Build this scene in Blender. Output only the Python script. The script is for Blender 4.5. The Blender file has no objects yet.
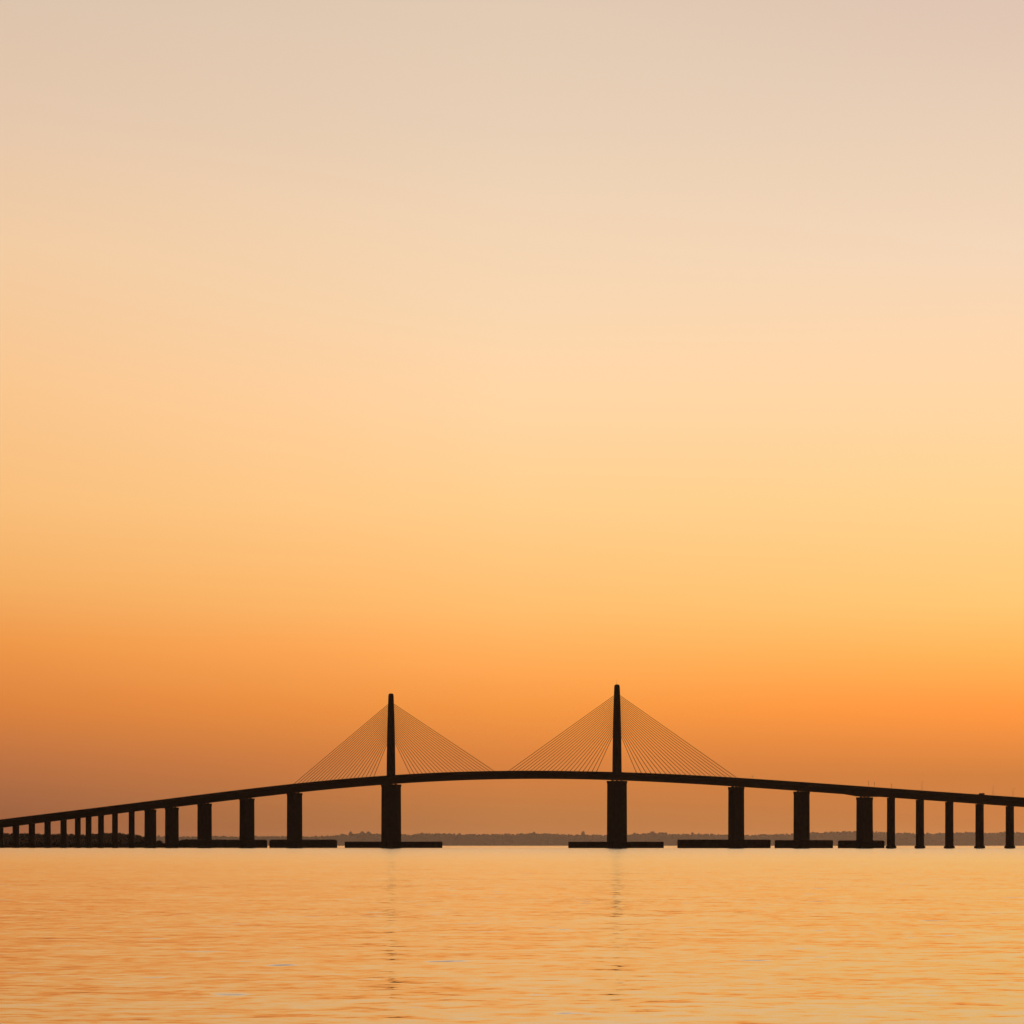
import bpy, bmesh, math, random
import numpy as np
from mathutils import Vector, Matrix, noise
random.seed(7); rng = np.random.default_rng(7)
scene = bpy.context.scene
COL = scene.collection

# ---------------------------------------------------------------- camera
F = 4336.0            # focal length in pixels of the 1024 px frame
HOR = 845.6           # picture row of the true horizon
EYE = 2.0             # eye height above the water
cam_d = bpy.data.cameras.new('camera'); cam = bpy.data.objects.new('camera', cam_d); COL.objects.link(cam)
cam.location = (0, 0, EYE); cam.rotation_euler = (math.radians(90), 0, 0)
cam_d.sensor_width = 36; cam_d.lens = F/1024*36; cam_d.shift_y = (HOR-512)/1024
cam_d.clip_start = 1; cam_d.clip_end = 120000
scene.camera = cam

# ---------------------------------------------------------------- helpers
def lin(c):
    return tuple((v/255/12.92 if v/255 <= .04045 else ((v/255+.055)/1.055)**2.4) for v in c)

def mat(name, col, rough=.8, spot=None, scale=.5, metal=0.0, spec=.3):
    m = bpy.data.materials.new(name); m.use_nodes = True
    nt = m.node_tree; b = nt.nodes['Principled BSDF']
    b.inputs['Base Color'].default_value = (*col, 1); b.inputs['Roughness'].default_value = rough
    b.inputs['Metallic'].default_value = metal; b.inputs['Specular IOR Level'].default_value = spec
    if spot:
        tc = nt.nodes.new('ShaderNodeTexCoord'); n = nt.nodes.new('ShaderNodeTexNoise')
        n.inputs['Scale'].default_value = scale; n.inputs['Detail'].default_value = 6
        r = nt.nodes.new('ShaderNodeValToRGB')
        r.color_ramp.elements[0].position = .35; r.color_ramp.elements[0].color = (*spot, 1)
        r.color_ramp.elements[1].position = .68; r.color_ramp.elements[1].color = (*col, 1)
        nt.links.new(tc.outputs['Object'], n.inputs['Vector']); nt.links.new(n.outputs['Fac'], r.inputs['Fac'])
        nt.links.new(r.outputs['Color'], b.inputs['Base Color'])
        bp = nt.nodes.new('ShaderNodeBump'); bp.inputs['Strength'].default_value = .3; bp.inputs['Distance'].default_value = .05
        nt.links.new(n.outputs['Fac'], bp.inputs['Height']); nt.links.new(bp.outputs['Normal'], b.inputs['Normal'])
    return m

M_CONC = mat('weathered_concrete', (.11, .095, .09), .85, (.085, .072, .068), .35)
M_CONC2 = mat('wet_footing_concrete', (.09, .08, .075), .8, (.065, .056, .05), .3)
M_CABLE = mat('painted_cable_sheath', (.20, .10, .03), .6)
M_STEEL = mat('galvanised_steel', (.25, .25, .25), .5, metal=.6)
M_DARK = mat('bearing_rubber', (.04, .04, .04), .8)
M_ROCK = mat('riprap_rock', (.16, .14, .12), .95, (.07, .065, .055), .4)
M_LEAF = mat('foliage', (.055, .065, .03), .9, (.035, .045, .02), .15, spec=.1)
M_FAR = mat('far_foliage', (.075, .08, .045), .95, (.05, .055, .03), .02, spec=.05)
M_BARK = mat('bark', (.08, .06, .045), .95)
M_SOIL = mat('wooded_soil', (.10, .09, .055), .95, (.06, .06, .035), .01, spec=.05)
M_PAINT = mat('van_paint', (.10, .10, .11), .35)
M_GLASS = mat('dark_glass', (.02, .02, .025), .08, spec=.6)
M_TYRE = mat('tyre_rubber', (.03, .03, .03), .9)
M_LENS = mat('clear_lens', (.7, .7, .68), .15)

def link(name, me, m, parent=None, **props):
    me.materials.append(m)
    o = bpy.data.objects.new(name, me); COL.objects.link(o)
    if parent: o.parent = parent
    for k, v in props.items(): o[k] = v
    return o

def mesh_from(verts, faces, name='m', smooth=False):
    me = bpy.data.meshes.new(name); me.from_pydata([tuple(v) for v in verts], [], [tuple(f) for f in faces]); me.update()
    if smooth: me.polygons.foreach_set('use_smooth', [True]*len(me.polygons))
    return me

def empty(name, loc, rz=0, parent=None, **props):
    o = bpy.data.objects.new(name, None); COL.objects.link(o); o.location = loc; o.rotation_euler = (0, 0, rz)
    o.empty_display_size = 1
    if parent: o.parent = parent
    for k, v in props.items(): o[k] = v
    return o

def rect_ring(a, b, z, ch, cx=0, cy=0):
    """eight-sided chamfered rectangle, a along x, b along y"""
    x, y = a/2, b/2; c = min(ch, x*.9, y*.9)
    pts = [(x-c, -y), (x, -y+c), (x, y-c), (x-c, y), (-x+c, y), (-x, y-c), (-x, -y+c), (-x+c, -y)]
    return [(px+cx, py+cy, z) for px, py in pts]

def loft(rings, cap=True):
    v = []; f = []; n = len(rings[0])
    for r in rings: v += r
    for k in range(len(rings)-1):
        for i in range(n):
            j = (i+1) % n
            f.append((k*n+i, k*n+j, (k+1)*n+j, (k+1)*n+i))
    if cap:
        f.append(tuple(reversed(range(n)))); f.append(tuple(range((len(rings)-1)*n, len(rings)*n)))
    return v, f

def join(parts):
    V = []; Fc = []
    for v, f in parts:
        o = len(V); V += list(v); Fc += [tuple(i+o for i in ff) for ff in f]
    return V, Fc

def tube(p, q, r, n=8, r2=None):
    p = Vector(p); q = Vector(q); d = (q-p).normalized()
    u = d.orthogonal().normalized(); w = d.cross(u); r2 = r if r2 is None else r2
    rings = [[tuple(c + (u*math.cos(2*math.pi*i/n)+w*math.sin(2*math.pi*i/n))*rr) for i in range(n)] for c, rr in ((p, r), (q, r2))]
    return loft(rings)

# ---------------------------------------------------------------- bridge axis
YR = 3500.0; XR = (617-512)/F*YR
YL = YR*1.239/1.1787; XL = (391-512)/F*YL
SPAN = math.hypot(XL-XR, YL-YR); DX = (XL-XR)/SPAN; DY = (YL-YR)/SPAN
AZ = math.atan2(DY, DX)                 # bridge local +x runs along the axis, from the right pylon to the left
KA, KB = abs(DX), abs(DY)               # how much of a length along / across the axis the picture shows
def s_at(px):
    k = (px-512)/F
    return (XR-k*YR)/(k*DY-DX)
def Y_at(s): return YR+DY*s
def z_at(py, s): return EYE+(HOR-py)*Y_at(s)/F
def ppm(s): return F/Y_at(s)

TOP = [(0,821),(32,816.9),(64,813.1),(96,809.3),(128,805.2),(156,801.6),(188,797.2),(220,793.3),(260,788.9),(294,785.1),(320,782.4),(348,779.9),(380,777.1),(400,775.6),(458,772.3),(500,770.9),(512,770.7),(560,771.1),(612,772.0),(650,773.3),(688,775.1),(736,778.2),(756,779.5),(801,782.8),(864,786.9),(891,788.7),(920,790.7),(949,792.8),(979.5,795.0),(1010,797.1),(1024,798.2)]
ss = np.array([s_at(x) for x, _ in TOP]); zz = np.array([z_at(y, s) for (x, y), s in zip(TOP, ss)])
sc_ = 600.0; sm = ss.mean()
PF = np.polyfit((ss-sm)/sc_, zz, 6)
S0, S1 = ss.min(), ss.max()
def deck_z(s):
    q = min(max(s, S0), S1); z = float(np.polyval(PF, (q-sm)/sc_))
    if s < S0: z -= .052*(S0-s)
    if s > S1: z -= .040*(s-S1)*math.exp(-(s-S1)/900)
    return z
BAR = 1.05
def depth(s):                            # girder depth below road level
    d = 5.5
    x = 1 if s > s_at(160) else 0
    return 5.0 if x else d

bridge = empty('cable_stayed_bridge', (XR, YR, 0), AZ,
    label='long dark cable-stayed bridge with two tall pylons arching over calm orange water', category='bridge')

# deck: box girder swept along the axis
SA, SB = S0-330, S1+620
svals = np.arange(SA, SB+1, 6.0)
W = 13.0
rings = []
for s in svals:
    z = deck_z(s)-BAR; d = depth(s)
    h = 0.0
    ds = abs(s-s_at(864))
    if ds < 12: h = .9*min(1, (12-ds)/5)      # haunch where the wide piers hand over to the low trestle
    z0 = z-d-h
    rings.append([(s, -W, z), (s, -W, z-.55), (s, -W+4, z-1.1), (s, -5.2, z0), (s, 5.2, z0), (s, W-4, z-1.1), (s, W, z-.55), (s, W, z)])
v, f = loft(rings)
deck = link('deck', mesh_from(v, f), M_CONC, bridge)
for sgn in (-1, 1):
    rr = []
    for s in svals:
        z = deck_z(s)-BAR; y = sgn*(W-.45)
        rr.append([(s, y-.3, z+.003), (s, y-.22, z+.35), (s, y-.12, z+BAR), (s, y+.12, z+BAR), (s, y+.3, z+.003)][::1])
    v, f = loft(rr); link('barrier', mesh_from(v, f), M_CONC, deck)
# road surface
M_ROAD = mat('asphalt', (.05, .05, .05), .9, (.035, .035, .035), 1.0)
v = []; f = []
for i, s in enumerate(svals):
    z = deck_z(s)-BAR+.004
    v += [(s, -W+.9, z), (s, W-.9, z)]
    if i: f.append((2*i-2, 2*i-1, 2*i+1, 2*i))
link('road_surface', mesh_from(v, f), M_ROAD, deck)

# ---------------------------------------------------------------- piers
# centre px, width px, footing (x0, x1, top row, share of the width laid along the axis, chamfer) or None
PIERS = [
 (391.2, 19.4, (345, 442.3, 841.6, .45, .4)),
 (617.0, 19.8, (568.2, 664, 841.7, .45, .4)),
 (736.2, 15.2, (677.0, 771.2, 839.6, .42, .8)),
 (801.6, 15.4, (774.2, 833.4, 840.1, .42, 1.2)),
 (864.6, 15.9, (837.6, 884.8, 840.4, .42, 2.5)),
 (294.6, 14.2, (269.8, 337, 839.6, .42, 3)),
 (247.0, 13.8, (226.8, 267.2, 839.7, .42, 3)),
 (204.6, 13.2, (181.3, 226.9, 839.5, .42, 2)),
 (171.9, 12.4, None), (150.4, 10.6, None),
 (891.0, 7.3, 'flare'), (919.9, 7.4, 'flare'), (949.3, 7.5, 'flare'), (979.6, 7.6, 'flare'), (1009.8, 7.6, 'flare'),
 (1041, 7.7, 'flare'), (1072.5, 7.8, 'flare'), (1104.5, 7.9, 'flare'), (1137, 8, 'flare'), (1170, 8, 'flare'),
 (131.7, 4.9, None), (115, 4.7, None), (101, 4.8, None), (88.6, 4.8, None), (77.8, 4.8, None), (63.6, 5.2, None),
 (47.6, 5.3, None), (31.9, 5.3, None), (15.9, 5.6, None), (0.3, 5.2, None), (-14, 5.2, None), (-28, 5.2, None), (-42, 5.2, None), (-56, 5.2, None),
]
def build_pier(px, wpx, foot):
    s = s_at(px); k = ppm(s); Wm = (wpx+(.3 if wpx > 19 else 1.0))/k
    big = wpx > 10
    ratio = .62
    b = (Wm+2*.5*min(KA, KB))/(ratio*KA+KB); a = b*ratio
    under = deck_z(s)-BAR-depth(s)
    if abs(s-s_at(864)) < 5: under -= .9
    gap = .5 if big else .25
    zt = under-gap
    body = []
    cw = 1.03 if big else 1.0
    rr = [rect_ring(a*1.01, b*1.01, -3, .5, s), rect_ring(a, b, zt*.5, .5, s), rect_ring(a*.985, b*.985, zt-2.2, .5, s),
          rect_ring(a*cw, b*cw, zt-1.5, .5, s), rect_ring(a*cw, b*cw, zt, .5, s)]
    v, f = loft(rr)
    p = link('pier', mesh_from(v, f), M_CONC, bridge)
    # raised pilasters down the long faces, 3 mm clear of the shaft
    if big:
        for sg in (-1, 1):
            x = s+sg*(a/2+.12)
            vv, ff = loft([rect_ring(.22, b*.30, 1, .05, x, -b*.27), rect_ring(.22, b*.30, zt-3.5, .05, x, -b*.27)])
            v2, f2 = loft([rect_ring(.22, b*.30, 1, .05, x, b*.27), rect_ring(.22, b*.30, zt-3.5, .05, x, b*.27)])
            vv, ff = join([(vv, ff), (v2, f2)]); link('pilaster', mesh_from(vv, ff), M_CONC, p)
    nb = 3 if big else 2
    for q in range(nb):
        y = (q-(nb-1)/2)*b*(.36 if nb == 3 else .5)
        v, f = loft([rect_ring(1.6 if big else 1.2, 1.6 if big else 1.2, zt+.003, .1, s, y), rect_ring(1.4, 1.4, under+.05, .1, s, y)])
        link('bearing', mesh_from(v, f), M_DARK, p)
    if foot == 'flare':
        v, f = loft([rect_ring(a*1.3, b*1.3, -2.5, .5, s), rect_ring(a*1.3, b*1.3, 1.3, .5, s), rect_ring(a*1.14, b*1.1, 1.9, .5, s)])
        link('footing', mesh_from(v, f), M_CONC2, p)
    elif foot:
        x0, x1, yt, shr, ch = foot
        sc = s_at((x0+x1)/2); wm = (x1-x0)/ppm(sc)
        ch = min(ch, 3); wm += 2*ch*min(KA, KB)
        L = wm*shr/KA; B = wm*(1-shr)/KB
        zt2 = z_at(yt, sc)
        v, f = loft([rect_ring(L*.99, B*.99, -2.5, ch, sc), rect_ring(L, B, .6, ch, sc), rect_ring(L, B, zt2-.25-ch*.3, ch, sc), rect_ring(L-.5-ch*.4, B-.5-ch*.4, zt2, ch, sc)])
        fo = link('footing', mesh_from(v, f), M_CONC2, p)
    return p
for P in PIERS: build_pier(*P)

# ---------------------------------------------------------------- pylons and stays
def build_pylon(s, ztop, rod):
    zd = deck_z(s)-BAR
    def w(z):                       # shaft side, from the picture's silhouette
        t = (z-zd)/(ztop-zd)
        return np.interp(t, [0, .25, .5, .68, .86, .965, 1], [5.5, 5.25, 4.8, 4.35, 3.75, 3.35, 2.2])
    zs = [zd-.4, zd+.25*(ztop-zd), zd+.5*(ztop-zd), zd+.68*(ztop-zd), zd+.86*(ztop-zd), zd+.965*(ztop-zd), ztop-.9, ztop]
    rr = []
    for i, z in enumerate(zs):
        q = w(z) if i < 6 else (3.1, 2.3)[i-6]
        q *= 1.10; rr.append(rect_ring(q, q*1.04, z, q*.14, s))
    v, f = loft(rr)
    p = link('pylon', mesh_from(v, f), M_CONC, bridge)
    v, f = join([tube((s, 0, ztop), (s, 0, ztop+.5), .35, 8, .3)])
    link('beacon', mesh_from(v, f), M_LENS, p)
    if rod:
        v, f = tube((s+.5, 0, ztop), (s+.5, 0, ztop+4.4), .07, 6, .03); link('lightning_rod', mesh_from(v, f), M_STEEL, p)
    return w
def stays(s, ztop, w, left_end, right_end, z_hi, z_lo, n=21):
    """fan of stays each side of a pylon; each cable is one part"""
    for sg, near, far in ((-1, right_end[0], right_end[1]), (1, left_end[0], left_end[1])):
        s_in, s_out = s_at(near), s_at(far)
        for k in range(n):
            t = k/(n-1)
            sd = s_in+(s_out-s_in)*t
            zt = z_lo+(z_hi-z_lo)*(t**.92)
            zd = deck_z(sd)-BAR+.1
            x0 = s+sg*(w(zt)/2-.25)
            p = Vector((sd, 0, zd)); q = Vector((x0, 0, zt))
            u = (q-p).normalized()
            parts = [tube(p+u*1.5, q, .205, 6), tube(p-u*.6, p+u*2.6, .34, 8, .27), tube(q-u*1.6, q, .27, 6)]
            v, f = join(parts)
            link('stay_cable', mesh_from(v, f, smooth=False), M_CABLE, bridge)
sr = 0.0; sl = SPAN
zr = z_at(684.6, sr); zl = z_at(693.6, sl)
wr = build_pylon(sr, zr, True); wl = build_pylon(sl, zl, False)
stays(sr, zr, wr, (596, 507), (637, 739), z_at(694.5, sr), z_at(731, sr))
stays(sl, zl, wl, (373, 291), (411, 496), z_at(703, sl), z_at(738, sl))

# ---------------------------------------------------------------- things standing on the deck
def deck_point(px, t):
    """point on the road, t metres across from the axis (negative = camera side is +t of local y reversed)"""
    nx, ny = -DY, DX
    k = (px-512)/F                       # solve for the station whose offset point shows in column px
    s = (XR+nx*t-k*(YR+ny*t))/(k*DY-DX)
    return s, Vector((XR+DX*s+nx*t, YR+DY*s+ny*t, deck_z(s)-BAR+.006))
def near_side():                   # which sign of t lies toward the camera
    return -1 if DX*1 > 0 else 1
NS = near_side()

def lamp(px, hpx, label, t):
    s, P = deck_point(px, t)
    h = hpx/ppm(s)+BAR
    o = empty('street_lamp', P, AZ, label=label, category='street lamp', group='thin lamp poles along the right end of the bridge')
    v, f = join([tube((0, 0, 0), (0, 0, h-.3), .11, 8, .07), tube((0, 0, 0), (0, 0, .5), .22, 8)])
    link('pole', mesh_from(v, f), M_STEEL, o)
    v, f = join([tube((0, 0, h-.35), (0, .9*NS*-1, h-.02), .05, 6), tube((0, .9*NS*-1, h-.02), (0, 1.9*NS*-1, h), .045, 6)])
    link('arm', mesh_from(v, f), M_STEEL, o)
    v, f = loft([rect_ring(.26, .7, h-.1, .05, 0, 2.1*NS*-1), rect_ring(.34, .8, h, .06, 0, 2.1*NS*-1), rect_ring(.2, .5, h+.08, .05, 0, 2.1*NS*-1)])
    link('lamp_head', mesh_from(v, f), M_STEEL, o)
lamp(922, 10, 'thin street lamp above the second slim pier right of the last wide pier', W-1.2)
lamp(993, 11, 'thin street lamp just right of the van on the bridge deck', W-1.2)
lamp(1013, 9.5, 'rightmost thin street lamp, above the last slim pier', W-1.2)
def post(px, hpx, label):
    s, P = deck_point(px, -(W-1.2))
    h = hpx/ppm(s)+BAR
    o = empty('sign_post', P, AZ, label=label, category='sign post', group='short posts along the bridge deck')
    v, f = tube((0, 0, 0), (0, 0, h), .09, 6, .08); link('pole', mesh_from(v, f), M_STEEL, o)
    v, f = loft([rect_ring(.06, .55, h-.75, .02, .1), rect_ring(.06, .55, h, .02, .1)]); link('sign_plate', mesh_from(v, f), M_STEEL, o)
post(2.5, 3, 'short post on the deck at the far left edge of the photo')
post(193.5, 3, 'short post on the deck between the second and third wide piers from the left')
post(280.5, 2.5, 'short post on the deck just left of where the left stays begin')
post(752.5, 3, 'short post on the deck just right of where the right stays end')
post(868.5, 5.5, 'left of two short posts close together above the rightmost wide pier')
post(874.5, 5, 'right of two short posts close together above the rightmost wide pier')
post(891.5, 4.5, 'short post on the deck above the first slim pier on the right')

# van
s, P = deck_point(981, -(W-4))
van = empty('van', P, AZ, label='small van driving along the right part of the bridge deck', category='van')
def prof(pts, w0, w1, zs):
    n = len(pts); v = [(x, -w0 if z < zs else -w1, z) for x, z in pts]+[(x, w0 if z < zs else w1, z) for x, z in pts]
    f = [tuple(range(n)), tuple(reversed(range(n, 2*n)))]+[(i, i+n, (i+1) % n+n, (i+1) % n) for i in range(n)]
    return v, f
v, f = prof([(-2.6, .35), (2.5, .35), (2.65, .6), (2.6, 1.15), (1.75, 1.3), (1.1, 2.1), (.8, 2.2), (-2.45, 2.22), (-2.62, 2.05)], .98, .88, 1.25)
vb = link('body', mesh_from(v, f), M_PAINT, van)
for sx in (-1.7, 1.75):
    for sy in (-.86, .86):
        v, f = tube((sx, sy-.12, .36), (sx, sy+.12, .36), .36, 16); wh = link('wheel', mesh_from(v, f), M_TYRE, van)
        v, f = tube((sx, sy-.13, .36), (sx, sy+.13, .36), .2, 12); link('rim', mesh_from(v, f), M_STEEL, wh)
v, f = loft([[(1.74, -.82, 1.36), (1.74, .82, 1.36), (1.72, .82, 1.33), (1.72, -.82, 1.33)], [(1.19, -.8, 2.06), (1.19, .8, 2.06), (1.14, .8, 2.04), (1.14, -.8, 2.04)]])
link('windscreen', mesh_from(v, f), M_GLASS, van)
for sy in (-.94, .94):
    v, f = loft([[(.1, sy-.03, 1.35), (1.4, sy-.03, 1.35), (1.4, sy+.03, 1.35), (.1, sy+.03, 1.35)], [(.1, sy-.03, 1.95), (1.0, sy-.03, 1.95), (1.0, sy+.03, 1.95), (.1, sy+.03, 1.95)]])
    link('window', mesh_from(v, f), M_GLASS, van)
for sy in (-.7, .7):
    v, f = loft([rect_ring(.08, .3, .75, .03, 2.63, sy), rect_ring(.08, .3, .98, .03, 2.62, sy)]); link('headlight', mesh_from(v, f), M_LENS, van)

# ---------------------------------------------------------------- foliage helpers
def ico(sub=1):
    bm = bmesh.new(); bmesh.ops.create_icosphere(bm, subdivisions=sub, radius=1)
    v = np.array([x.co[:] for x in bm.verts]); f = np.array([[y.index for y in x.verts] for x in bm.faces]); bm.free(); return v, f
ICO1 = ico(1); ICO2 = ico(2)
def blobs(centres, radii, squash=.8, base=ICO1, jit=.25):
    bv, bf = base; n = len(bv); V = []; Fc = []
    for i, (c, r) in enumerate(zip(centres, radii)):
        a = rng.uniform(0, 6.28); ca, sa = math.cos(a), math.sin(a)
        p = bv*(1+rng.uniform(-jit, jit, (n, 1)))
        p = np.column_stack([p[:, 0]*ca-p[:, 1]*sa, p[:, 0]*sa+p[:, 1]*ca, p[:, 2]*squash])*r+np.array(c)
        V.append(p); Fc.append(bf+i*n)
    return np.vstack(V), np.vstack(Fc)
def leaf_cloud(c, r, n, size, squash=.8):
    """n small leaf-clump triangles filling an ellipsoid shell and volume"""
    d = rng.normal(size=(n, 3)); d /= np.linalg.norm(d, axis=1)[:, None]
    rad = r*rng.uniform(.35, 1.08, (n, 1))**.6
    p = d*rad; p[:, 2] *= squash; p += np.array(c)
    e1 = rng.normal(size=(n, 3)); e1 /= np.linalg.norm(e1, axis=1)[:, None]
    e2 = np.cross(e1, rng.normal(size=(n, 3))); e2 /= np.linalg.norm(e2, axis=1)[:, None]
    sz = size*rng.uniform(.6, 1.4, (n, 1))
    V = np.stack([p+e1*sz, p-e1*sz*.5+e2*sz*.8, p-e1*sz*.5-e2*sz*.8], 1).reshape(-1, 3)
    return V, np.arange(3*n).reshape(-1, 3)
def np_mesh(V, Fc):
    me = bpy.data.meshes.new('m'); me.vertices.add(len(V)); me.vertices.foreach_set('co', np.asarray(V, np.float32).ravel())
    k = Fc.shape[1]; me.loops.add(Fc.size); me.loops.foreach_set('vertex_index', Fc.astype(np.int32).ravel())
    me.polygons.add(len(Fc)); me.polygons.foreach_set('loop_start', np.arange(0, Fc.size, k, dtype=np.int32)); me.update(calc_edges=True); return me
def cat(lst):
    V = []; Fc = []; o = 0
    for v, f in lst: V.append(v); Fc.append(f+o); o += len(v)
    return np.vstack(V), np.vstack(Fc)

# ---------------------------------------------------------------- far shore
YF = 52000.0
FAR = [(-900,834),(-300,835.5),(0,836.5),(143,836.3),(200,836.6),(280,836.1),(300,836.8),(330,836),(342,834.2),(378,833.6),(391,834),(410,834.4),(422,833.2),(450,834),(512,834),(530,833.2),(560,834.4),(600,834.8),(625,834.3),(640,833.2),(662,832.8),(675,834.3),(700,833.8),(745,834.9),(775,834.2),(801,833.4),(840,831.2),(870,831.2),(885,832.4),(905,832.6),(932,833.8),(950,832.2),(975,832.1),(990,833),(1005,831.6),(1024,832.6),(1400,831),(1900,833)]
fx = np.array([p[0] for p in FAR]); fy = np.array([p[1] for p in FAR])
def far_top(X):
    return EYE+(HOR-np.interp(512+X/YF*F, fx, fy))*YF/F
nx_, ny_ = 420, 12
xs = np.linspace(-12200, 12200, nx_); tt = np.linspace(0, 1, ny_)
V = []; Fc = []
for j, t in enumerate(tt):
    y = YF-600+t*2400
    prof_ = np.interp(t, [0, .04, .25, .6, 1], [-.03, .12, 1, .8, .6])
    for x in xs:
        h = (far_top(x)-9)*prof_+(noise.noise(Vector((x/170, y/200, 0)))*5 if t > .06 else 0)
        V.append((x, y, h if t > 0 else -3))
for j in range(ny_-1):
    for i in range(nx_-1):
        a = j*nx_+i; Fc.append((a, a+1, a+nx_+1, a+nx_))
link('hills', mesh_from(V, Fc, smooth=True), M_SOIL, kind='structure')
cs = []; rs = []
for i in range(4600):
    x = rng.uniform(-12100, 12100); t = 1.0 if i < 2600 else rng.uniform(.05, .95)
    y = YF+rng.uniform(-60, 60) if t == 1.0 else YF-560+t*540
    ratio = 1.0 if t == 1.0 else np.interp((y-(YF-600))/2400, [0, .04, .25], [-.03, .12, 1])
    g = (far_top(x)-9)*ratio
    r = rng.uniform(10, 17); big = rng.random() < .12
    cs.append((x, y, g-r*.15+rng.uniform(-5, 5)+(7 if big else 0))); rs.append(r*(1.1 if big else 1))
V, Fc = blobs(cs, rs, .75, ICO1, .3)
link('distant_forest', np_mesh(V, Fc), M_FAR, kind='stuff', label='hazy belt of woods along the far shore on the horizon', category='forest')

def far_tree(px, ytop, wpx, label):
    x = (px-512)/F*(YF-80); y = YF-80
    g = far_top(x)-22; ht = EYE+(HOR-ytop)*(y)/F-g; wm = wpx*y/F
    o = empty('tree', (x, y, g), rng.uniform(0, 6), label=label, category='tree', group='tall trees rising above the far shore woods')
    v, f = join([tube((0, 0, -2), (0, 0, ht*.55), 1.0, 8, .6), tube((0, 0, ht*.45), (wm*.2, 0, ht*.8), .5, 6, .2), tube((0, 0, ht*.5), (-wm*.2, wm*.1, ht*.8), .5, 6, .2)])
    link('trunk', mesh_from(v, f), M_BARK, o)
    L = []
    for q in range(9):
        a = rng.uniform(0, 6.28); rr = wm*.28*rng.random()**.5
        L.append(leaf_cloud((rr*math.cos(a), rr*math.sin(a), ht*rng.uniform(.3, .85)), wm*rng.uniform(.16, .24), 120, 1.5, .9))
    L.append(leaf_cloud((0, 0, ht*.88), wm*.18, 160, 1.5))
    L.append(blobs([(0, 0, ht*.5), (wm*.3, 0, ht*.36), (-wm*.32, 0, ht*.33)], [wm*.3, wm*.26, wm*.24], ht*.42/(wm*.3), ICO2, .2))
    V, Fc = cat(L); link('crown', np_mesh(V, Fc), M_FAR, o)
far_tree(350.5, 831.4, 5, 'lone hazy round tree on the far shore, left of the pair beside the left pylon')
far_tree(362.5, 831.2, 6, 'left tree of a hazy pair on the far shore beside the left pylon')
far_tree(368.5, 831.4, 6, 'right tree of a hazy pair on the far shore beside the left pylon')
far_tree(534.5, 831.9, 4, 'small hazy tree on the far shore below mid span between the pylons')
far_tree(583, 830.9, 5, 'pointed hazy tree on the far shore left of the right pylon')
far_tree(652.5, 831.4, 7, 'broad hazy tree on the far shore just right of the right pylon')
far_tree(692.5, 832.2, 4, 'small hazy tree on the far shore halfway from right pylon to next wide pier')

# ---------------------------------------------------------------- wooded point, left, beyond the bridge
YM = 7000.0
MID = [(-400,832),(-200,834),(-60,833),(-20,833.6),(0,833.2),(14,834.2),(30,833.4),(44,834.4),(60,834.0),(75,834.6),(88,834.0),(97,834.2),(104,833.2),(112,833.0),(120,833.1),(128,834.2),(138,835.2),(144,837.5),(149,841),(153,845)]
mx = np.array([p[0] for p in MID]); my = np.array([p[1] for p in MID])
def mid_top(X, Y): return EYE+(HOR+.9-np.interp(512+X/Y*F, mx, my))*Y/F
V = []; Fc = []
xs = np.linspace((-400-512)/F*YM, (156-512)/F*YM, 90); ys = [YM-50, YM-44, YM-20, YM+60, YM+200]
for j, y in enumerate(ys):
    for i, x in enumerate(xs):
        e = min(1, (xs[-1]-x)/60)
        V.append((x, y+(noise.noise(Vector((x/40, 3, 0)))*10 if j < 2 else 0), (-2, .8, 1.6, 2.2, 2.2)[j]*max(e, 0)+(-2 if j == 0 or i == len(xs)-1 else 0)))
n = len(xs)
for j in range(4):
    for i in range(n-1):
        a = j*n+i; Fc.append((a, a+1, a+n+1, a+n))
link('wooded_point', mesh_from(V, Fc), M_SOIL, kind='structure')
L = []
for i in range(640):
    px = rng.uniform(-390, 150); y = YM-38+rng.uniform(0, 75); x = (px-512)/F*y
    H = mid_top(x, y)-1.6*rng.random()
    if H < 2.5: continue
    r = min(rng.uniform(4, 7), H*.45)
    L.append(leaf_cloud((x, y, H-r*.85), r, 70, .9, .85))
    L.append(blobs([(x, y, H-r*.95)], [r*.8], .85, ICO1, .25))
    z = H-r*1.8
    while z > 1.5:
        rr = rng.uniform(3, 5.5); L.append(blobs([(x+rng.uniform(-3, 3), y-rng.uniform(0, 6), z)], [rr], .9, ICO1, .3))
        L.append(leaf_cloud((x+rng.uniform(-3, 3), y-3, z), rr, 30, .9)); z -= rr*1.2
V, Fc = cat(L)
link('woodland', np_mesh(V, Fc), M_LEAF, kind='stuff', label='dark wood on a low point seen through the slim piers at the left', category='woodland')

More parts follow.
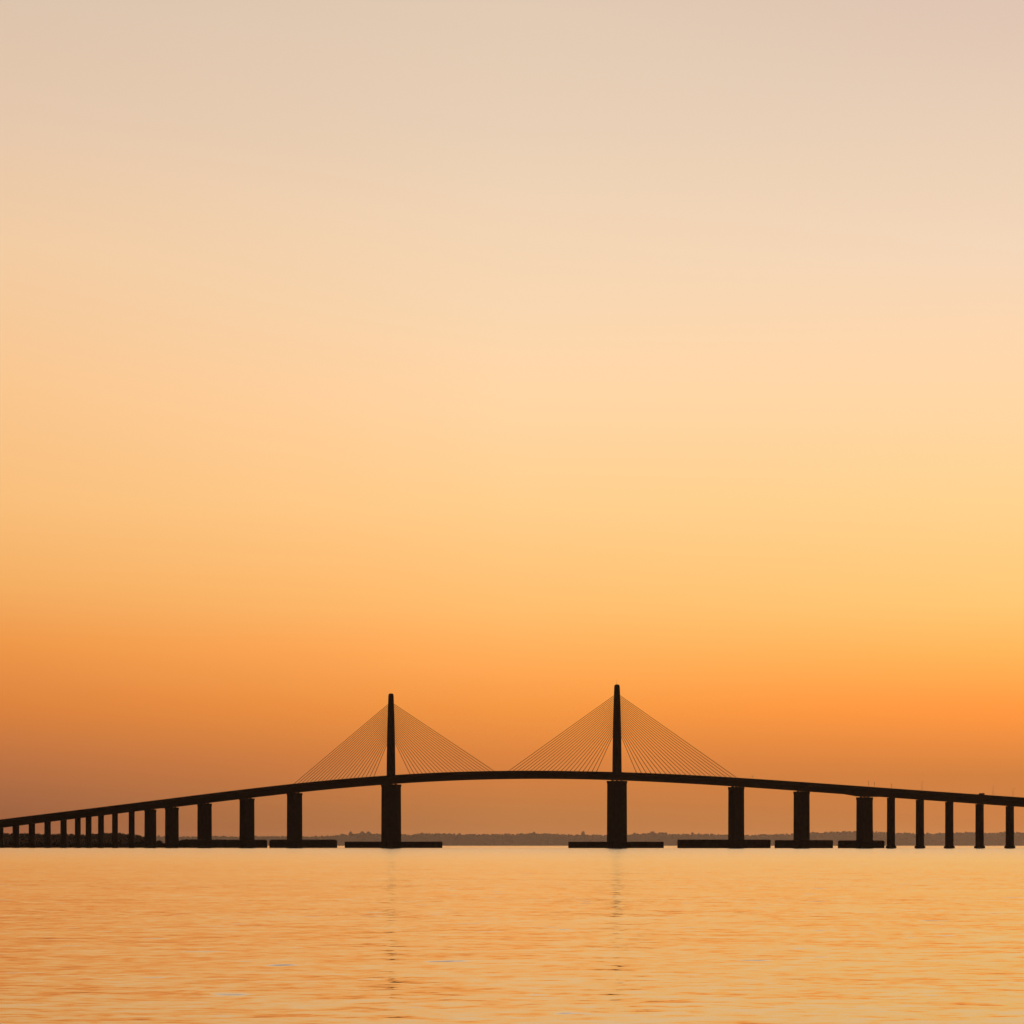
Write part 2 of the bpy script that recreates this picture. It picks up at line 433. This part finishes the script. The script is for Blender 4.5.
# ---------------------------------------------------------------- rocky bank along the bridge's left end
BANK = [(-420,843),(-100,843),(0,842.6),(20,843.4),(40,842.9),(52,842.5),(70,843.6),(90,843),(104,843.6),(118,843.2),(128,843.6),(134,842),(144,840.9),(150,841),(156,841.4),(160,840.9),(163,843.4),(168,843.8),(176,843.8),(181,840.5),(186,839.9)]
bx = np.array([p[0] for p in BANK]); by = np.array([p[1] for p in BANK])
cx_n, cy_n = (-DY, DX) if DX > 0 else (DY, -DX)      # unit vector across the axis, away from camera
if cy_n < 0: cx_n, cy_n = -cx_n, -cy_n
V = []; Fc = []
sv = np.arange(s_at(183), s_at(-300), 2.2)
OFF = [22, 25, 28, 32, 38, 46, 52, 58]; PR = [-2, .45, .85, 1, 1, .8, .4, -2]
for s in sv:
    for o_, pr in zip(OFF, PR):
        X = XR+DX*s+cx_n*o_; Y = YR+DY*s+cy_n*o_
        yy = np.interp(512+F*X/Y, bx, by); H = EYE+(HOR+1-yy)*Y/F-.6
        z = min(H, 3.8)*pr if pr > 0 else -2
        nz = noise.noise(Vector((X*.5, Y*.5, 0)))
        V.append((X+nz*.8, Y+nz*.8, z+(nz*.7 if pr > 0 else 0)))
n = len(OFF)
for i in range(len(sv)-1):
    for j in range(n-1):
        a = i*n+j; Fc.append((a, a+1, a+n+1, a+n))
link('rocky_shore', mesh_from(V, Fc), M_ROCK, kind='structure')
L = []
for i in range(1500):
    s = rng.uniform(sv[0]+4, sv[-1]-4); o_ = rng.uniform(26, 48)
    X = XR+DX*s+cx_n*o_; Y = YR+DY*s+cy_n*o_
    H = EYE+(HOR+.9-np.interp(512+F*X/Y, bx, by))*Y/F
    r = rng.uniform(.7, 1.5)
    if H > 4: r = rng.uniform(1.2, 2)
    L.append(leaf_cloud((X, Y, H-r*.75-rng.uniform(0, 1)), r, 45, .3, .8)); L.append(blobs([(X, Y, H-r*.8-.6)], [r*.8], .9, ICO1, .3))
V, Fc = cat(L)
link('shoreline_scrub', np_mesh(V, Fc), M_LEAF, kind='stuff', label='low dark scrub on the rocky shore at the foot of the left slim piers', category='scrub')

# ---------------------------------------------------------------- water
def water_mat():
    m = bpy.data.materials.new('bay_water'); m.use_nodes = True; nt = m.node_tree; N = nt.nodes; Lk = nt.links
    b = N['Principled BSDF']
    b.inputs['Base Color'].default_value = (.012, .018, .018, 1); b.inputs['Roughness'].default_value = .04
    b.inputs['IOR'].default_value = 1.5; b.inputs['Specular IOR Level'].default_value = .5
    tc = N.new('ShaderNodeTexCoord')
    def layer(scale, amp, detail, rot=0, rough=.5, dist=0):
        mp = N.new('ShaderNodeMapping'); mp.inputs['Scale'].default_value = (scale[0], scale[1], 1); mp.inputs['Rotation'].default_value = (0, 0, math.radians(rot))
        mp.inputs['Location'].default_value = (scale[0]*37, scale[1]*91, 0)
        n = N.new('ShaderNodeTexNoise'); n.noise_dimensions = '3D'; n.inputs['Scale'].default_value = 1
        n.inputs['Detail'].default_value = detail; n.inputs['Roughness'].default_value = rough; n.inputs['Distortion'].default_value = dist
        Lk.new(tc.outputs['Object'], mp.inputs['Vector']); Lk.new(mp.outputs['Vector'], n.inputs['Vector'])
        s = N.new('ShaderNodeVectorMath'); s.operation = 'SUBTRACT'; s.inputs[1].default_value = (.5, .5, .5); Lk.new(n.outputs['Color'], s.inputs[0])
        k = N.new('ShaderNodeVectorMath'); k.operation = 'MULTIPLY'; k.inputs[1].default_value = (amp*2.2, amp, 0); Lk.new(s.outputs[0], k.inputs[0])
        return k.outputs[0]
    def add(a, c):
        k = N.new('ShaderNodeVectorMath'); k.operation = 'ADD'; Lk.new(a, k.inputs[0]); Lk.new(c, k.inputs[1]); return k.outputs[0]
    fine = layer((3.4, 2.9), WAVE[0], 3, 3)
    chop = layer((1.05, .95), WAVE[1], 2, -3, .5, .3)
    swell = layer((.22, .22), WAVE[2], 2, 2)
    # wind patches: long bands where the ripples are stronger or weaker
    mp = N.new('ShaderNodeMapping'); mp.inputs['Scale'].default_value = (.010, .030, 1); Lk.new(tc.outputs['Object'], mp.inputs['Vector'])
    g = N.new('ShaderNodeTexNoise'); g.inputs['Scale'].default_value = 1; g.inputs['Detail'].default_value = 3; Lk.new(mp.outputs['Vector'], g.inputs['Vector'])
    mr = N.new('ShaderNodeMapRange'); mr.inputs['From Min'].default_value = .3; mr.inputs['From Max'].default_value = .7
    mr.inputs['To Min'].default_value = .65; mr.inputs['To Max'].default_value = 1.3; Lk.new(g.outputs['Fac'], mr.inputs['Value'])
    # farther out more wind reaches the water, so it leans and ruffles more
    so_ = N.new('ShaderNodeSeparateXYZ'); Lk.new(tc.outputs['Object'], so_.inputs[0])
    mxn = N.new('ShaderNodeMath'); mxn.operation = 'MAXIMUM'; mxn.inputs[1].default_value = 1; Lk.new(so_.outputs['Y'], mxn.inputs[0])
    lg = N.new('ShaderNodeMath'); lg.operation = 'LOGARITHM'; lg.inputs[1].default_value = 10; Lk.new(mxn.outputs[0], lg.inputs[0])
    bi = N.new('ShaderNodeMapRange'); bi.inputs['From Min'].default_value = 1.69; bi.inputs['From Max'].default_value = 3.3
    bi.inputs['To Min'].default_value = -.011; bi.inputs['To Max'].default_value = -.036; Lk.new(lg.outputs[0], bi.inputs['Value'])
    def step(a, b_, v):
        q = N.new('ShaderNodeMapRange'); q.interpolation_type = 'SMOOTHSTEP'; q.inputs['From Min'].default_value = a; q.inputs['From Max'].default_value = b_
        q.inputs['To Min'].default_value = 0; q.inputs['To Max'].default_value = v; Lk.new(lg.outputs[0], q.inputs['Value'])
        return q.outputs[0]
    far_ = N.new('ShaderNodeMath'); far_.operation = 'ADD'; Lk.new(step(2.6, 3.3, -.004), far_.inputs[0]); Lk.new(step(3.36, 3.65, .012), far_.inputs[1])
    bi2 = N.new('ShaderNodeMath'); bi2.operation = 'ADD'; Lk.new(bi.outputs[0], bi2.inputs[0]); Lk.new(far_.outputs[0], bi2.inputs[1])
    # rare steep wavelets that catch the high grey-blue sky
    mp2 = N.new('ShaderNodeMapping'); mp2.inputs['Scale'].default_value = (.6, .42, 1); Lk.new(tc.outputs['Object'], mp2.inputs['Vector'])
    g2 = N.new('ShaderNodeTexNoise'); g2.inputs['Scale'].default_value = 1; g2.inputs['Detail'].default_value = 4; Lk.new(mp2.outputs['Vector'], g2.inputs['Vector'])
    st = N.new('ShaderNodeMapRange'); st.inputs['From Min'].default_value = .66; st.inputs['From Max'].default_value = .76
    st.inputs['To Min'].default_value = 0; st.inputs['To Max'].default_value = -.09; Lk.new(g2.outputs['Fac'], st.inputs['Value'])
    bs = N.new('ShaderNodeMath'); bs.operation = 'ADD'; Lk.new(bi2.outputs[0], bs.inputs[0]); Lk.new(st.outputs[0], bs.inputs[1])
    cb = N.new('ShaderNodeCombineXYZ'); cb.inputs['Z'].default_value = 1; Lk.new(bs.outputs[0], cb.inputs['Y'])
    rf = N.new('ShaderNodeMath'); rf.operation = 'ADD'; Lk.new(step(2.7, 3.3, 2.2), rf.inputs[0]); Lk.new(mr.outputs[0], rf.inputs[1])
    sc = N.new('ShaderNodeVectorMath'); sc.operation = 'SCALE'; Lk.new(add(add(fine, chop), swell), sc.inputs[0]); Lk.new(rf.outputs[0], sc.inputs['Scale'])
    up = N.new('ShaderNodeVectorMath'); up.operation = 'ADD'; Lk.new(cb.outputs[0], up.inputs[1]); Lk.new(sc.outputs[0], up.inputs[0])
    nn = N.new('ShaderNodeVectorMath'); nn.operation = 'NORMALIZE'; Lk.new(up.outputs[0], nn.inputs[0])
    Lk.new(nn.outputs[0], b.inputs['Normal'])
    return m
WAVE = (.052, .040, .015)
V = []; Fc = []
wx = [-13000, -5000, -1500, -300, 0, 300, 1500, 5000, 13000]; wy = [-900, 0, 200, 600, 2000, 6000, 15000, 25000, 52100]
for y in wy:
    for x in wx: V.append((x, y, 0))
for j in range(len(wy)-1):
    for i in range(len(wx)-1):
        a = j*len(wx)+i; Fc.append((a, a+1, a+len(wx)+1, a+len(wx)))
link('water', mesh_from(V, Fc), water_mat(), kind='structure')

# ---------------------------------------------------------------- haze
HAZE = 5.7e-6
def haze():
    m = bpy.data.materials.new('haze_air'); m.use_nodes = True; nt = m.node_tree
    nt.nodes.remove(nt.nodes['Principled BSDF']); pv = nt.nodes.new('ShaderNodeVolumePrincipled')
    pv.inputs['Color'].default_value = (.95, .90, .85, 1); pv.inputs['Density'].default_value = HAZE; pv.inputs['Anisotropy'].default_value = .55
    nt.links.new(pv.outputs['Volume'], nt.nodes['Material Output'].inputs['Volume'])
    v, f = loft([[(x, y, z) for x, y in ((-13400, -1000), (13400, -1000), (13400, 56000), (-13400, 56000))] for z in (-5, 165)])
    o = link('haze', mesh_from(v, f), m, kind='stuff'); return o
haze()

# ---------------------------------------------------------------- sky, sun
SUN_AZ, SUN_EL = math.radians(17), math.radians(4.0)
L_T = [(-60,(214,190,170)),(4,(221,196,172)),(124,(230,200,172)),(254,(243,204,162)),(384,(250,199,144)),(508,(249,190,122)),(584,(245,175,99)),(644,(239,152,74)),(708,(220,131,63)),(764,(188,115,67)),(804,(164,104,67)),(845,(152,98,66))]
C_T = [(-60,(220,196,175)),(8,(226,202,179)),(124,(232,207,181)),(204,(241,212,181)),(308,(249,215,176)),(404,(253,214,164)),(504,(253,207,141)),(608,(253,190,110)),(654,(254,174,90)),(708,(245,152,68)),(759,(218,130,64)),(818,(187,124,72)),(845,(182,120,72))]
R_T = [(-60,(217,192,175)),(8,(224,198,179)),(124,(233,207,182)),(254,(245,215,185)),(404,(254,215,165)),(504,(253,211,144)),(604,(252,200,117)),(654,(254,182,90)),(708,(254,154,66)),(774,(210,128,64)),(820,(198,126,70)),(845,(192,124,68))]
ADJ = {}
def world():
    w = bpy.data.worlds.new('World'); scene.world = w; w.use_nodes = True; nt = w.node_tree; N = nt.nodes; Lk = nt.links
    bg = N['Background']
    tc = N.new('ShaderNodeTexCoord'); sp = N.new('ShaderNodeSeparateXYZ'); Lk.new(tc.outputs['Generated'], sp.inputs[0])
    def M(op, a, b=None, clamp=False):
        m = N.new('ShaderNodeMath'); m.operation = op; m.use_clamp = clamp
        for i, q in enumerate((a, b)):
            if q is None: continue
            if isinstance(q, (int, float)): m.inputs[i].default_value = q
            else: Lk.new(q, m.inputs[i])
        return m.outputs[0]
    EMAX = .60
    az = M('ARCTAN2', sp.outputs['X'], sp.outputs['Y']); el = sp.outputs['Z']
    fac = M('DIVIDE', el, EMAX, True)
    def ramp(T, side):
        r = N.new('ShaderNodeValToRGB'); cr = r.color_ramp; cr.interpolation = 'LINEAR'
        pts = []
        for y, c in T:
            e = math.sin(math.atan((HOR-y)/F)); T_ = 1; c = np.array(lin(c))
            path = min(56000, 163/max(e, 1e-6)); tau = HAZE*path
            c = np.maximum((c-HJ*(1-math.exp(-tau)))/math.exp(-tau), .004); c[0] *= 1+.055*min(1, max(0, (c[0]-.965)/.02))
            pts.append((e/EMAX, tuple(c)))
        pts = sorted(pts)
        pts += [(.27/EMAX, lin((196, 178, 166))), (.36/EMAX, lin((160, 152, 152))), (1, lin((104, 108, 122)))]
        while len(cr.elements) < len(pts): cr.elements.new(.5)
        for i, (p, c) in enumerate(pts): cr.elements[i].position = p
        for i, (p, c) in enumerate(pts): cr.elements[i].color = (*c, 1)
        Lk.new(fac, r.inputs['Fac']); return r.outputs['Color']
    def mix(f, a, b):
        m = N.new('ShaderNodeMix'); m.data_type = 'RGBA'; m.clamp_factor = True
        Lk.new(f, m.inputs['Factor']); Lk.new(a, m.inputs['A']); Lk.new(b, m.inputs['B']); return m.outputs['Result']
    def rng_(v, a, b, c=0, d=1, sm='SMOOTHSTEP'):
        m = N.new('ShaderNodeMapRange'); m.interpolation_type = sm
        m.inputs['From Min'].default_value = a; m.inputs['From Max'].default_value = b; m.inputs['To Min'].default_value = c; m.inputs['To Max'].default_value = d
        Lk.new(v, m.inputs['Value']); return m.outputs[0]
    half = math.atan(504/F)
    l = ramp(L_T, 0); c = ramp(C_T, 1); r = ramp(R_T, 2)
    lc = mix(rng_(az, -half, 0, sm='LINEAR'), l, c)
    sky_g = mix(rng_(az, 0, half, sm='LINEAR'), lc, r)
    # dusk sky away from the glow
    ns = N.new('ShaderNodeTexSky'); ns.sky_type = 'NISHITA'; ns.sun_disc = False; ns.sun_elevation = SUN_EL; ns.sun_rotation = SUN_AZ
    ns.dust_density = 4
    dim = N.new('ShaderNodeMix'); dim.data_type = 'RGBA'; dim.blend_type = 'MULTIPLY'; dim.inputs['Factor'].default_value = 1
    Lk.new(ns.outputs['Color'], dim.inputs['A']); dim.inputs['B'].default_value = (NIS, NIS, NIS, 1)
    d = M('ABSOLUTE', M('SUBTRACT', az, math.radians(8)))
    away = M('MAXIMUM', rng_(d, math.radians(18), math.radians(55)), rng_(el, .25, .62))
    res = mix(away, sky_g, dim.outputs['Result'])
    Lk.new(res, bg.inputs['Color']); bg.inputs['Strength'].default_value = 1.0
HJ = np.array((.50, .285, .145))
NIS = .008
world()
sd = bpy.data.lights.new('sun', 'SUN'); sd.energy = 1.2; sd.angle = math.radians(2); sd.color = (1, .50, .25)
so = bpy.data.objects.new('sun', sd); COL.objects.link(so)
dirv = Vector((math.sin(SUN_AZ)*math.cos(SUN_EL), math.cos(SUN_AZ)*math.cos(SUN_EL), math.sin(SUN_EL)))
so.rotation_euler = dirv.to_track_quat('Z', 'Y').to_euler(); so.location = (200, -50, 300)

# ---------------------------------------------------------------- render settings
scene.render.engine = 'CYCLES'
scene.view_settings.view_transform = 'Standard'; scene.view_settings.look = 'None'
scene.view_settings.exposure = 0; scene.view_settings.gamma = 1
scene.cycles.use_denoising = True
scene.cycles.max_bounces = 6; scene.cycles.volume_bounces = 0
scene.cycles.filter_width = 1.5
